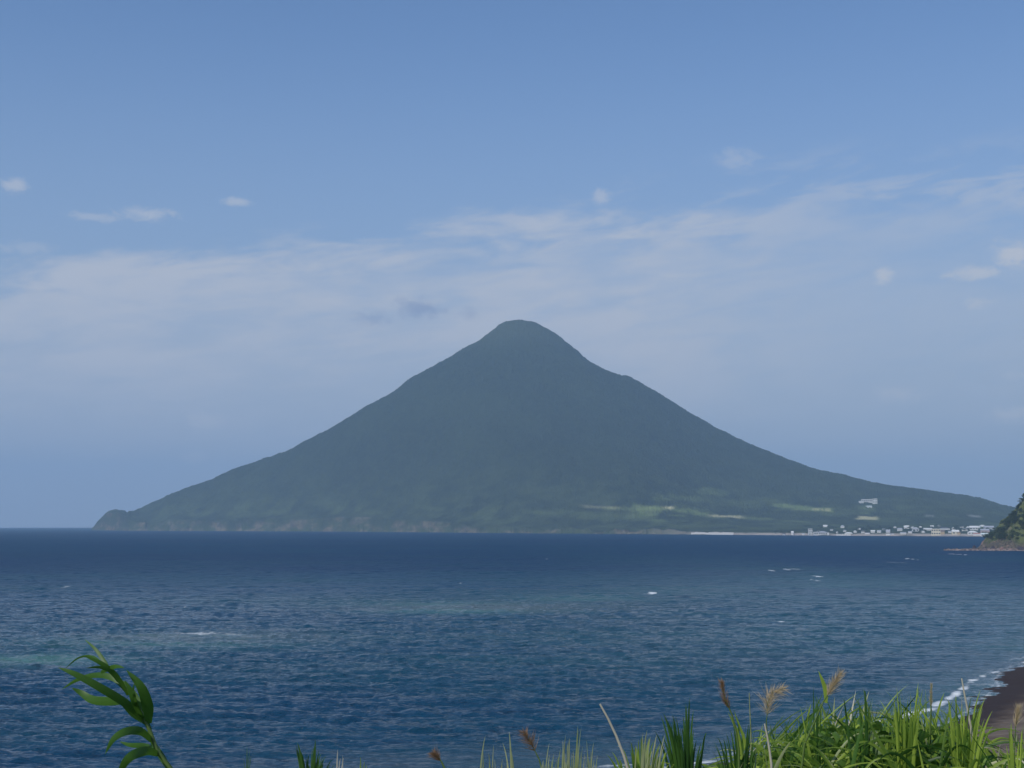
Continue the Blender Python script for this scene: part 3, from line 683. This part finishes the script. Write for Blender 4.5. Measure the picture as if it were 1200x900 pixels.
T = [
 (946, 627.3, 4.2, 6.6, 'white', 'white', 'flat', 'tall white block standing at the left end of the shore town, above the beach', 'hotel_block', 'building', 3, 3),
 (952.5, 627.4, 4.5, 3.4, 'white', 'white', 'flat', 'low white building directly right of the tall white block', 'shore_building', 'building', 2, 1),
 (960.5, 627.0, 9.5, 3.6, 'white', 'grey', 'hip', 'long white building with grey roof, second from the tall white block', 'long_building', 'building', 4, 1),
 (967.3, 627.4, 2, 2.4, 'white', 'white', 'flat', 'tiny white hut at the right end of the long grey roofed building', 'hut', 'hut', 0, 1),
 (925.5, 627, 2.4, 3.8, 'pale', 'white', 'gable', 'small pale house alone on the beach left of the tall white block', 'house', 'house', 0, 1),
 (963.7, 618, 4.5, 2.2, 'white', 'white', 'gable', 'white house up among the trees above the long white building', 'house', 'house', 0, 1),
 (984, 619, 4, 2.6, 'pale', 'grey', 'hip', 'pale grey house on the wooded rise, alone above the middle beach', 'house', 'house', 0, 1),
 (1036.7, 627.3, 4.2, 5.6, 'white', 'grey', 'gable', 'narrow white house with dark window on the middle of the beach front', 'house', 'house', 2, 1),
 (1058.6, 619.6, 5.5, 3.2, 'white', 'white', 'gable', 'bright white house highest on the slope above the middle of town', 'house', 'house', 0, 1),
 (1050.4, 622.4, 5, 2.8, 'white', 'grey', 'gable', 'white house just below and left of the highest white house', 'house', 'house', 0, 1),
 (1068.5, 623, 7, 4.4, 'pale', 'grey', 'hip', 'pale house with broad grey roof right of the highest white house', 'house', 'house', 2, 1),
 (1093, 627.6, 9.5, 6.4, 'cream', 'white', 'flat', 'yellowish cream block with white upper part on the beach front', 'shore_building', 'building', 4, 2),
 (1100.2, 626.5, 4, 4.6, 'ochre', 'brown', 'gable', 'brown ochre house leaning on the right side of the cream block', 'house', 'house', 0, 1),
 (1115, 626.6, 7.5, 4.6, 'cream', 'white', 'gable', 'cream house with bright white roof on the grassy shore right of the cream block', 'house', 'house', 2, 1),
 (1119.5, 626.4, 3, 2.8, 'ochre', 'brown', 'gable', 'little ochre shed right of the white roofed cream house', 'shed', 'shed', 0, 1),
 (1137, 621.2, 8.5, 4.2, 'white', 'white', 'gable', 'large bright white house in the upper row near the headland', 'house', 'house', 3, 1),
 (1154, 621, 10, 4.2, 'grey', 'grey', 'gable', 'big grey roofed hall in the upper row beside the headland', 'hall', 'hall', 0, 1),
 (1149.5, 624.4, 9, 3.8, 'pink', 'grey', 'gable', 'pinkish house below the big grey roofed hall', 'house', 'house', 0, 1),
 (1135, 626.4, 10, 3.6, 'white', 'white', 'hip', 'low wide white building in front of the pinkish house', 'shore_building', 'building', 3, 1),
 (1143, 627.6, 12, 2.4, 'white', 'red', 'gable', 'long low building with dull red roof on the shore near the headland', 'long_building', 'building', 0, 1),
 (1149.2, 629.2, 8.5, 3.2, 'white', 'teal', 'gable', 'white building with pale greenish roof at the water beside the headland', 'shore_building', 'building', 2, 1),
 (1014, 590.0, 14, 3.2, 'white', 'white', 'flat', 'long white resort building high on the green slope above the town', 'resort_building', 'building', 7, 1),
 (1022.5, 590.2, 5, 4.6, 'white', 'white', 'flat', 'white end wing of the resort building on the slope', 'resort_wing', 'building', 2, 2),
 (1006.5, 589.6, 5, 1.8, 'pale', 'teal', 'flat', 'low greenish annex left of the resort building on the slope', 'annex', 'building', 0, 1),
 (1015, 595.6, 6, 1.6, 'pale', 'teal', 'gable', 'small pale cottage just below the resort building', 'cottage', 'house', 0, 1),
]
for px, py, w, h, wl, rf, st, lab, nm, cat, nw, fl in T: house(px, py, w, h, wl, rf, st, lab, G, nm, cat, nw, fl)
tr = random.Random(21)
small = [(977.6, 625, 2.4, 2), (991, 626, 8, 2), (998.6, 624.4, 3, 2.2), (1008, 624.8, 4.4, 2.8), (1012.6, 626, 5, 2.2), (1019, 624.4, 4.4, 2.6), (1026, 624.4, 4.2, 2.6), (1041, 626.6, 5, 2), (1054.5, 626.4, 6, 2.2), (1062, 625, 4, 2.2),
         (1083, 621.6, 8.5, 2.4), (1103, 621.2, 9.5, 2.8), (1112.5, 621, 3.4, 2.4), (1126, 622.6, 6.4, 2.6), (1130, 619.6, 5.2, 2.2), (1141, 618.8, 6.5, 2.2), (1077, 624.6, 5, 2), (1032, 621.5, 3, 1.8), (1088, 618.6, 3.4, 1.8), (1109, 624.6, 4, 2),
         (1122, 618.6, 4, 1.8), (1146, 617.8, 5, 2), (956, 622.6, 2.6, 1.6), (971, 622, 3, 1.6), (1003, 620.8, 3, 1.6), (916, 627.4, 2.6, 1.6), (938, 627.2, 2.4, 1.8), (1065, 619, 3, 1.8), (1045, 619, 3, 1.6), (1074, 618.6, 3, 1.6), (986, 623.2, 3.4, 1.8), (1096, 617.4, 4, 1.6)]
cls = {('white', 'grey'): 'small white walled house with grey roof in the far shore town', ('pale', 'dark'): 'small pale house with dark roof in the far shore town', ('white', 'white'): 'small house with white walls and white roof in the far shore town'}
for px, py, w, h in small:
    k = tr.choice(list(cls)); house(px, py, w, h, k[0], k[1], tr.choice(['gable', 'hip']), cls[k], 'small houses, ' + k[1] + ' roofs')
tree_src += [make_tree(15, crown_dark, 8.5, 10)]
tp = dict(label='dark round tree among the houses of the far shore town', category='tree', group='trees between the town houses')
for k in range(70):
    px = tr.uniform(905, 1158); py = tr.uniform(616.5, 626.0) if px > 940 else 625.5
    b, i, j = land_hit(px, py); place_tree(4, b - Vector((0, 0, .5)), tr.uniform(0, 6), tr.uniform(.6, 1.15), tp)
concrete = paint('concrete', (.62, .60, .56))
def sea_wall(px0, px1, py, hgt, name, label, cat):
    parts = []
    n = 12
    for q in range(n):
        a = px0 + (px1 - px0) * q / n; b = px0 + (px1 - px0) * (q + 1) / n
        d0 = float(np.interp(a, CP[:, 0], CP[:, 1])) + 6; d1 = float(np.interp(b, CP[:, 0], CP[:, 1])) + 6
        p0 = Vector((tan_az(a) * d0, d0, sea_z(tan_az(a) * d0, d0))); p1 = Vector((tan_az(b) * d1, d1, sea_z(tan_az(b) * d1, d1)))
        hh = hgt * (1 if q % 4 else .85); t = 4.0
        V = [p0 + Vector((0, 0, -2)), p1 + Vector((0, 0, -2)), p1 + Vector((0, t, -2)), p0 + Vector((0, t, -2)), p0 + Vector((0, .6, hh)), p1 + Vector((0, .6, hh)), p1 + Vector((0, t - .6, hh)), p0 + Vector((0, t - .6, hh))]
        parts.append(([tuple(v) for v in V], boxm(0, 1, 0, 1, 0, 1)[1]))
    v, f = join(parts); link(name, mesh_np(name, v, f, smooth=False), concrete, label=label, category=cat)
sea_wall(808, 857, 626, 6.5, 'breakwater', 'long white concrete breakwater at the waterline under the pale fields', 'breakwater')
sea_wall(976, 993, 627.8, 3.5, 'sea_wall', 'short pale sea wall at the waterline right of the long white building', 'sea wall')

# ------------------------------------------------------------------ plants on the edge of the bluff
GZ = 28.4
class Leaves:
    def __init__(s, org=(0, 0, 0)): s.V = []; s.Q = []; s.n = 0; s.org = Vector(org)
    def blade(s, pts, width, phi=0.0, fold=.25, seg=9, base=.55, twist=0.0, pw=1.7):
        P = [Vector(p) for p in pts]; P = [P[0] * 2 - P[1]] + P + [P[-1] * 2 - P[-2]]; m = len(P) - 3; out = []
        for q in range(seg + 1):
            u = q / seg * m; i = min(int(u), m - 1); t = u - i; a, b, c, d = P[i:i + 4]
            out.append(.5 * ((2 * b) + (c - a) * t + (2 * a - 5 * b + 4 * c - d) * t * t + (3 * b - a - 3 * c + d) * t ** 3))
        for q, p in enumerate(out):
            t = q / seg; T_ = (out[min(q + 1, seg)] - out[max(q - 1, 0)]).normalized(); view = (p + s.org - Vector((0, 0, H))).normalized()
            sv = T_.cross(view); sv = sv.normalized() if sv.length > 1e-4 else Vector((1, 0, 0)); nv = sv.cross(T_).normalized()
            f_ = phi + twist * t; sd_ = sv * math.cos(f_) + nv * math.sin(f_); no = nv * math.cos(f_) - sv * math.sin(f_)
            w = width * .5 * (base + (1 - base) * min(1, t / .3)) * max(0.02, (1 - t ** pw) ** .9) 
            s.V += [tuple(p - sd_ * w + no * w * fold), tuple(p), tuple(p + sd_ * w + no * w * fold)]
            if q: 
                o = s.n + (q - 1) * 3; s.Q += [(o, o + 1, o + 4, o + 3), (o + 1, o + 2, o + 5, o + 4)]
        s.n += (seg + 1) * 3
    def tube(s, pts, rads, seg=6):
        v, f = cone_tube(pts, rads, seg); s.V += v; s.Q += [tuple(i + s.n for i in q) for q in f]; s.n += len(v)
    def build(s, name, mat, parent=None, **kw):
        o = link(name, mesh_np(name, s.V, s.Q), mat, parent, **kw); s.V = []; s.Q = []; s.n = 0; return o

reed_green = leafmat('reed_leaf', (.018, .066, .008), (.085, .20, .024), .38, 9)
grass_green = leafmat('grass_leaf', (.050, .120, .012), (.40, .52, .075), .45, 9)
grass_dark = leafmat('grass_dark_leaf', (.018, .062, .010), (.075, .170, .026), .35, 9)
grass_pale = leafmat('pale_leaf', (.20, .26, .10), (.40, .42, .22), .25, 12)
straw = leafmat('dry_straw', (.42, .38, .28), (.62, .58, .46), .15, 12)
plume_mat = leafmat('plume_hair', (.38, .28, .15), (.62, .50, .32), .35, 30)
plume_brown = leafmat('plume_brown_hair', (.17, .10, .05), (.36, .22, .12), .30, 30)
stem_mat = leafmat('green_stem', (.06, .11, .02), (.13, .20, .05), .1, 12)

# the tall broad-leaved reed on the left
def reed():
    D = 4.0
    root = bpy.data.objects.new('reed_plant', None); C.link(root)
    g0 = pxy(214, 1000, D); root.location = (g0.x, g0.y, GZ)
    root['label'] = 'tall dark green broad leaved reed leaning left in front of the sea'; root['category'] = 'reed'
    inv = Vector(root.location)
    def W(pts): return [pxy(p[0], p[1], D + (p[2] if len(p) > 2 else 0)) - inv for p in pts]
    L = Leaves(inv)
    stem = W([(200, 900), (184, 880), (177, 860), (168, 840), (154, 815), (140, 797), (128, 786)])
    b = [Vector((.03, 0, -.05)), (Vector((.03, 0, -.05)) * .5 + stem[0] * .5), *stem]
    L.tube(b, [.009, .008, .0072, .0066, .006, .0052, .0045, .0035, .0025]); L.build('stem', stem_mat, root)
    LV = [  # path, width m, phi
        ([(174, 848), (173, 828, -.03), (165, 805, -.05), (148, 785, -.05)], .040, .15),
        ([(170, 845), (150, 826, -.05), (118, 806, -.1), (88, 790, -.12), (68, 782, -.12)], .030, -.2),
        ([(150, 822), (128, 822, .03), (108, 820, .06), (95, 812, .08), (84, 806, .08)], .032, .2),
        ([(150, 812), (135, 796, .02), (115, 791, .05), (92, 796, .1), (72, 808, .12)], .022, -.3),
        ([(118, 788), (126, 784, -.03), (136, 781, -.06), (146, 782.5, -.08)], .018, .4),
        ([(146, 806), (134, 790, -.03), (118, 777, -.05), (97, 768, -.06)], .020, .1),
        ([(131, 790), (122, 775, .03), (112, 761, .05), (99, 749, .08)], .015, 0),
        ([(168, 843), (158, 825, -.06), (152, 808, -.07), (146, 797, -.07)], .022, .6),
        ([(160, 832), (158, 818, -.09), (156, 808, -.1), (158, 800, -.1)], .010, .2),
        ([(126, 784), (110, 770, .1), (92, 771, .14), (74, 786, .18)], .008, .2),
        ([(178, 868), (165, 857, -.04), (148, 857, -.08), (133, 866, -.1), (123, 884, -.1)], .030, -.2),
        ([(182, 877), (168, 874, .05), (152, 873, .1), (140, 869, .12)], .020, .2),
        ([(186, 884), (172, 880, -.05), (154, 886, -.1), (143, 900, -.1), (138, 920, -.08)], .034, .1),
        ([(176, 856), (166, 836, .02), (158, 816, .04), (143, 800, .05), (128, 795, .06)], .026, .3),
        ([(172, 848), (156, 836, -.02), (140, 820, -.04), (118, 812, -.05)], .024, -.4),
        ([(150, 815), (142, 800, -.05), (132, 788, -.08), (117, 782, -.1), (100, 783, -.12)], .016, .5),
        ([(200, 905), (190, 888, .02), (180, 872, .03), (172, 852, .03)], .024, .5)]
    for pts, w, ph in LV:
        L.blade(W(pts), w * .78, ph * .5, .18, 16, .55, 0, 3.2); L.build('leaf', reed_green, root)
reed()

def spray_leaf(L, px, py, D, width, lean, hgt_extra=0, rg=random, phi=None):
    """a blade from the ground whose highest point is seen at px, py from the camera's spot"""
    tip = pxy(px, py, D); base = Vector((tip.x - lean * .22, D + rg.uniform(-.12, .12), GZ)); h = tip.z - GZ
    m = base.lerp(tip, .55) + Vector((-lean * .06, 0, h * .10))
    L.blade([base, m, tip], width, rg.uniform(-.9, .9) if phi is None else phi, .3, 8, .6)

def tuft(items, D, mat, label, group='grass tufts along the bluff edge', name='grass_tuft', cat='grass tuft'):
    """items: (tip px, tip py, base px, width mm[, droop px])"""
    L = Leaves(); cx0 = sum(q[2] for q in items) / len(items)
    more = []
    for it in items:
        for q in range(3 if len(items) > 5 else 1):
            more.append((it[2] + (it[0] - it[2]) * random.uniform(.5, 1.5) + random.uniform(-4, 4), min(899, it[1] + abs(random.gauss(0, 13)) + 2), it[2] + random.uniform(-4, 4), it[3] * random.uniform(.6, 1.0)))
    for it in list(items) + more:
        tx, ty, bx, w = it[:4]; tx += random.uniform(-2, 2); ty -= 3; w *= .8 if mat is grass_pale else 1.05
        if mat is not grass_pale: bx = bx + (cx0 - bx) * .75
        dr = it[4] if len(it) > 4 else 0
        dd = D + random.uniform(-.06, .06)
        tip = pxy(tx, ty, dd); foot = pxy(bx, 915, dd); base = Vector((foot.x + (foot.x - tip.x) * .5, dd + random.uniform(-.05, .05), GZ))
        ctl = foot + Vector((random.uniform(-.012, .012), 0, (tip.z - foot.z) * random.uniform(.1, .5)))
        if dr: ctl = pxy(tx - dr * 1.2, ty - abs(dr) * .8, dd)
        P = [base * (1 - t) ** 2 + ctl * 2 * t * (1 - t) + tip * t * t for t in (0, .25, .45, .6, .7, .8, .87, .94, 1)]
        L.blade(P, w / 1000, random.uniform(-.5, .5), .3, 16, .7)
    L.build(name, mat, label=label, category=cat, group=group)
tuft([(350, 873, 351, 14), (354, 884, 352, 12), (346, 880, 350, 10), (371, 870, 370, 13), (376, 886, 372, 10), (362, 888, 368, 9, 4), (384, 888, 373, 8), (366, 880, 358, 7), (390, 892, 376, 8)], 4.6, grass_dark, 'upright dark green grass tuft right of the tall reed')
tuft([(289, 877, 290, 5), (293, 889, 291, 5), (286, 892, 289, 4)], 4.8, grass_dark, 'thin lone green grass tip just right of the tall reed')
tuft([(397, 881, 396, 8), (400, 888, 399, 5)], 4.7, straw, 'short tan dry blade beside the dark green tuft')
tuft([(423, 890, 424, 8), (428, 895, 426, 8)], 4.7, grass_green, 'tiny green grass tip in the gap left of the brown plume')
tuft([(570, 865, 560, 10), (573, 885, 575, 9), (580, 876, 576, 6), (566, 893, 562, 8), (588, 892, 584, 8)], 4.4, grass_pale, 'sparse pale blades left of the hanging brown plume')
tuft([(596, 860, 604, 11), (600, 880, 607, 10), (595, 893, 598, 6)], 4.3, grass_pale, 'straight yellow green blade leaning left beside the brown plume')
tuft([(642, 874, 633, 7), (648, 886, 643, 8), (656, 880, 646, 7), (662, 864, 660, 9), (668, 868, 663, 11), (677, 853, 673, 10), (681, 877, 681, 6), (695, 873, 690, 7), (688, 869, 690, 5), (672, 882, 668, 9), (700, 888, 692, 7), (638, 893, 636, 8), (664, 885, 660, 8)], 4.2, grass_pale, 'loose group of pale upright blades left of the long white stalk')
tuft([(745, 878, 750, 14), (738, 872, 745, 12), (752, 866, 752, 15), (730, 880, 742, 12), (762, 868, 755, 13), (772, 874, 758, 12), (725, 893, 738, 12, -5), (780, 885, 762, 12, 6), (786, 879, 764, 9), (756, 886, 751, 14), (742, 890, 744, 12), (768, 890, 757, 12), (718, 884, 736, 10)], 4.2, grass_green, 'bushy green tuft under the long white stalk')
tuft([(760, 858, 748, 12), (764, 866, 752, 11), (771, 864, 757, 12), (780, 864, 763, 11), (748, 876, 744, 9), (758, 872, 748, 9)], 4.15, grass_pale, 'cut off straw tipped leaves rising from the bushy green tuft')
tuft([(776, 838, 800, 13), (782, 846, 802, 14), (787, 840, 803, 14), (794, 850, 804, 13), (800, 842, 805, 13), (808, 820, 807, 13), (807, 843, 806, 14), (813, 858, 808, 12), (792, 862, 801, 13), (785, 864, 799, 12), (818, 870, 810, 12), (798, 870, 803, 14), (808, 868, 806, 14), (830, 862, 812, 9, 8)], 4.3, grass_dark, 'dark green fan shaped tuft left of the brown curved plume')
tuft([(864, 845, 868, 11), (858, 852, 866, 12), (871, 862, 869, 12), (878, 850, 872, 10), (878, 868, 872, 11), (852, 862, 862, 9), (846, 870, 858, 8, -6), (884, 872, 874, 9), (880, 846, 876, 4), (838, 868, 856, 6, -14)], 4.3, grass_dark, 'green leaves round the foot of the brown curved plume')

def stalk(pts, D, r0, r1, mat, label, name='dry_stalk', cat='stalk'):
    L = Leaves(); P = [pxy(x, y, D) for x, y in pts]; P = [Vector((P[0].x, P[0].y, GZ))] + P
    L.tube(P, list(np.linspace(r0, r1, len(P)))); L.build(name, mat, label=label, category=cat, group='dry stalks on the bluff')
stalk([(737, 905), (731, 885), (722, 862), (712, 841), (703, 825)], 4.1, .0052, .0026, straw, 'long white dry stalk leaning left over the sea')
stalk([(904, 895), (902, 880), (899, 862), (896, 848)], 4.2, .0045, .0022, straw, 'short pale dry stalk under the drooping plume')
stalk([(1140, 870), (1138, 854), (1134, 832), (1130, 812), (1127, 795)], 4.3, .005, .002, straw, 'pale dry stalk standing in front of the surf and beach')
stalk([(880, 900), (880, 860), (879, 838), (878, 812)], 4.5, .003, .0012, grass_pale, 'very thin green stalk between the two brown plumes')

def plume(stem, D, r, head, hair, dens, mat, label, leaves=(), spread=.35, smat=None):
    """stem: pixel path to the foot of the plume; head: pixel path of the plume"""
    root = bpy.data.objects.new('plume_grass', None); C.link(root)
    P = [pxy(x, y, D) for x, y in stem]; root.location = (P[0].x, P[0].y, GZ); o = Vector(root.location)
    root['label'] = label; root['category'] = 'plume grass'; root['group'] = 'feathery grass plumes'
    P = [Vector((0, 0, 0))] + [p - o for p in P]; Hd = [pxy(x, y, D) - o for x, y in head]
    L = Leaves(o); L.tube(P + Hd, list(np.linspace(r, r * .3, len(P) + len(Hd))), 5); L.build('stem', smat or stem_mat, root)
    rg = random.Random(len(label))
    for q in range(int(dens * .62)):
        t = rg.random() * (len(Hd) - 1.001); i = int(t); c = Hd[i].lerp(Hd[i + 1], t - i); dr = (Hd[i + 1] - Hd[i]).normalized()
        a = rg.uniform(0, 6.28); s_ = dr.orthogonal().normalized(); u_ = dr.cross(s_); out = s_ * math.cos(a) + u_ * math.sin(a)
        k = hair * rg.uniform(.5, 1.1) * (1 - .45 * t / (len(Hd) - 1)); e = c + dr * k + out * k * spread * 1.35 * rg.uniform(.2, 1.3); e.z -= k * .12
        L.blade([c, c.lerp(e, .5) + out * k * .06, e], rg.uniform(.0006, .0015), rg.uniform(-1, 1), .2, 3, .8)
    L.build('plume', mat, root)
    for lf, w in leaves:
        L.blade([pxy(x, y, D + .02) - o for x, y in lf], w, .2, .3, 9, .5); L.build('leaf', grass_green, root)
plume([(939, 905), (943, 872), (955, 845), (965, 822)], 4.2, .0035, [(969, 816), (976, 803), (984, 790)], .046, 420, plume_mat, 'orange brown feathery plume on a green stem rising above the dense grass', [([(968, 824), (967, 808), (963, 796), (959, 786)], .016)], .45)
plume([(866, 900), (866, 880), (863, 858), (858, 838)], 4.2, .0038, [(855, 831), (850, 820), (847, 808), (846, 800)], .034, 420, plume_brown, 'slim dark brown plume curving left on its own stalk', [([(868, 885), (866, 865), (860, 848), (853, 835)], .013), ([(868, 890), (872, 868), (866, 850), (860, 832)], .012)], .4)
plume([(905, 905), (902, 880), (899, 858), (898, 845)], 4.2, .0022, [(899, 838), (900, 822), (906, 811), (918, 807)], .046, 420, plume_mat, 'drooping pale gold plume bending right with loose hairs', (), .8)
plume([(1090, 880), (1090, 850), (1091, 836)], 4.4, .004, [(1091, 829), (1091, 815), (1091.5, 802)], .020, 300, plume_mat, 'narrow upright golden plume above the middle of the dense grass', (), .3)
plume([(1188, 905), (1189, 880), (1190, 860)], 4.2, .0025, [(1190, 853), (1192, 840), (1193, 830)], .045, 260, plume_mat, 'brown plume at the right edge in front of the sand', (), .35)
plume([(636, 905), (632, 890), (629, 884)], 4.3, .0028, [(627, 880), (621, 868), (614, 858)], .040, 330, plume_brown, 'soft reddish brown plume leaning left above the pale blades', (), .7)
plume([(524, 912), (521, 900), (518, 894)], 4.3, .004, [(517, 892), (513, 887), (509, 883)], .036, 300, plume_brown, 'low reddish brown plume just above the bottom edge', (), .6)

# the dense mass of grass at the lower right
ENV = [(660, 912), (700, 901), (740, 896), (800, 894), (845, 890), (880, 884), (900, 880), (918, 872), (935, 862), (950, 855), (965, 848), (985, 843), (1005, 840), (1030, 842), (1050, 842), (1070, 838), (1085, 843), (1105, 846), (1125, 850), (1138, 858), (1146, 870), (1152, 892), (1162, 905), (1168, 900), (1178, 886), (1190, 880), (1200, 876), (1240, 868), (1300, 860)]
_ev = np.random.default_rng(5).normal(size=90)
def env(px): return float(np.interp(px, [a for a, b in ENV], [b for a, b in ENV]) + np.interp(px / 9.0, np.arange(90, 180) - 20, _ev) * 4.5 * (1 if px > 880 else .3))
def thicket():
    rg = random.Random(3)
    for nm, mat, cnt, lab in (('dry_grass', straw, 60, 'scattered straw coloured dead blades mixed through the lower right thicket'), ('pale_grass', grass_pale, 260, 'pale yellow green blades mixed through the lower right thicket'), ('tall_grass', grass_green, 2300, 'dense bright green arching grass filling the lower right corner'), ('dark_grass', grass_dark, 1200, 'darker green grass leaves mixed through the lower right thicket')):
        L = Leaves()
        for q in range(cnt):
            px = rg.uniform(850, 1290) if rg.random() < .9 else rg.uniform(690, 880); e = env(px); D = rg.uniform(4.2, 6.4)
            y = e + abs(rg.gauss(0, 1)) * 30 + rg.uniform(-3, 6); 
            up = rg.random() < (.32 if px > 880 else .3)
            if up and rg.random() < .5 and px > 880: y = e - 2 - 32 * rg.random() ** 2.2
            if e > 895: y = max(y, e)
            ap = pxy(px, y, D); lean = rg.gauss(0, .19); sgn = 1 if lean > 0 else -1
            base = Vector((ap.x - lean * 1.6 - sgn * .05, D + rg.uniform(-.2, .2), GZ - .05))
            if up:
                ctl = Vector((ap.x - lean * .8, D, ap.z - rg.uniform(.10, .35))); tip = ap + Vector((0, rg.uniform(-.05, .05), 0))
            else:
                rise = rg.uniform(.06, .20); ctl = ap + Vector((-lean * .3, 0, rise)); tip = ap + Vector((sgn * rg.uniform(.04, .22), rg.uniform(-.1, .1), -rg.uniform(.0, .20)))
                ctl.z -= .06
            P = [base * (1 - t) ** 2 + ctl * 2 * t * (1 - t) + tip * t * t for t in (0, .3, .5, .62, .72, .8, .87, .94, 1)]
            L.blade(P, rg.uniform(.006, .019), rg.uniform(-1.0, 1.0), .3, 14, .6, rg.uniform(-.8, .8))
        L.build(nm, mat, label=lab, category='grass', kind='stuff')
    # small rounder leaves of creepers low in the thicket
    L = Leaves()
    for q in range(2600):
        px = rg.uniform(845, 1290); e = env(px); D = rg.uniform(4.3, 6.2); y = e + 14 + abs(rg.gauss(0, 1)) * 34
        c = pxy(px, y, D); a = rg.uniform(0, 6.28); k = rg.uniform(.022, .05)
        dv = Vector((math.cos(a), math.sin(a) * .7, rg.uniform(-.5, .5))).normalized() * k
        L.blade([c, c + dv * .5 + Vector((0, 0, k * .12)), c + dv], k * .75, rg.uniform(-1.2, 1.2), .15, 4, .5)
    L.build('undergrowth', leafmat('creeper_leaf', (.025, .070, .008), (.14, .25, .035), .3, 12), label='small rounded creeper leaves under the arching grass', category='undergrowth', kind='stuff')
thicket()
tuft([(1069, 833, 1066, 20), (1074, 845, 1068, 18), (1077, 803, 1070, 12), (1051, 808, 1054, 9), (1046, 822, 1050, 11), (1062, 826, 1062, 14)], 4.3, grass_green, 'broad upright blades left of the narrow golden plume')
tuft([(1013, 812, 1022, 12, -3), (1018, 828, 1022, 11), (1004, 822, 1010, 10), (1008, 836, 1012, 14), (989, 822, 1004, 9, -3)], 4.3, grass_dark, 'dark blades standing right of the orange plume above the dense grass')
tuft([(954, 806, 956, 8), (958, 822, 956, 9), (960, 830, 962, 8)], 4.4, grass_dark, 'thin dark blades just left of the orange plume')
tuft([(1148, 812, 1122, 12), (1150, 826, 1132, 12), (1162, 836, 1138, 12), (1126, 828, 1122, 10), (1112, 824, 1118, 9, -3), (1118, 836, 1120, 10)], 4.3, grass_green, 'slanting green blades in front of the surf beside the pale stalk')
tuft([(1183, 850, 1186, 11), (1186, 866, 1188, 12), (1195, 872, 1192, 10), (1199, 858, 1196, 7), (1177, 876, 1182, 9)], 4.1, grass_green, 'few green blades at the right edge around the brown plume')
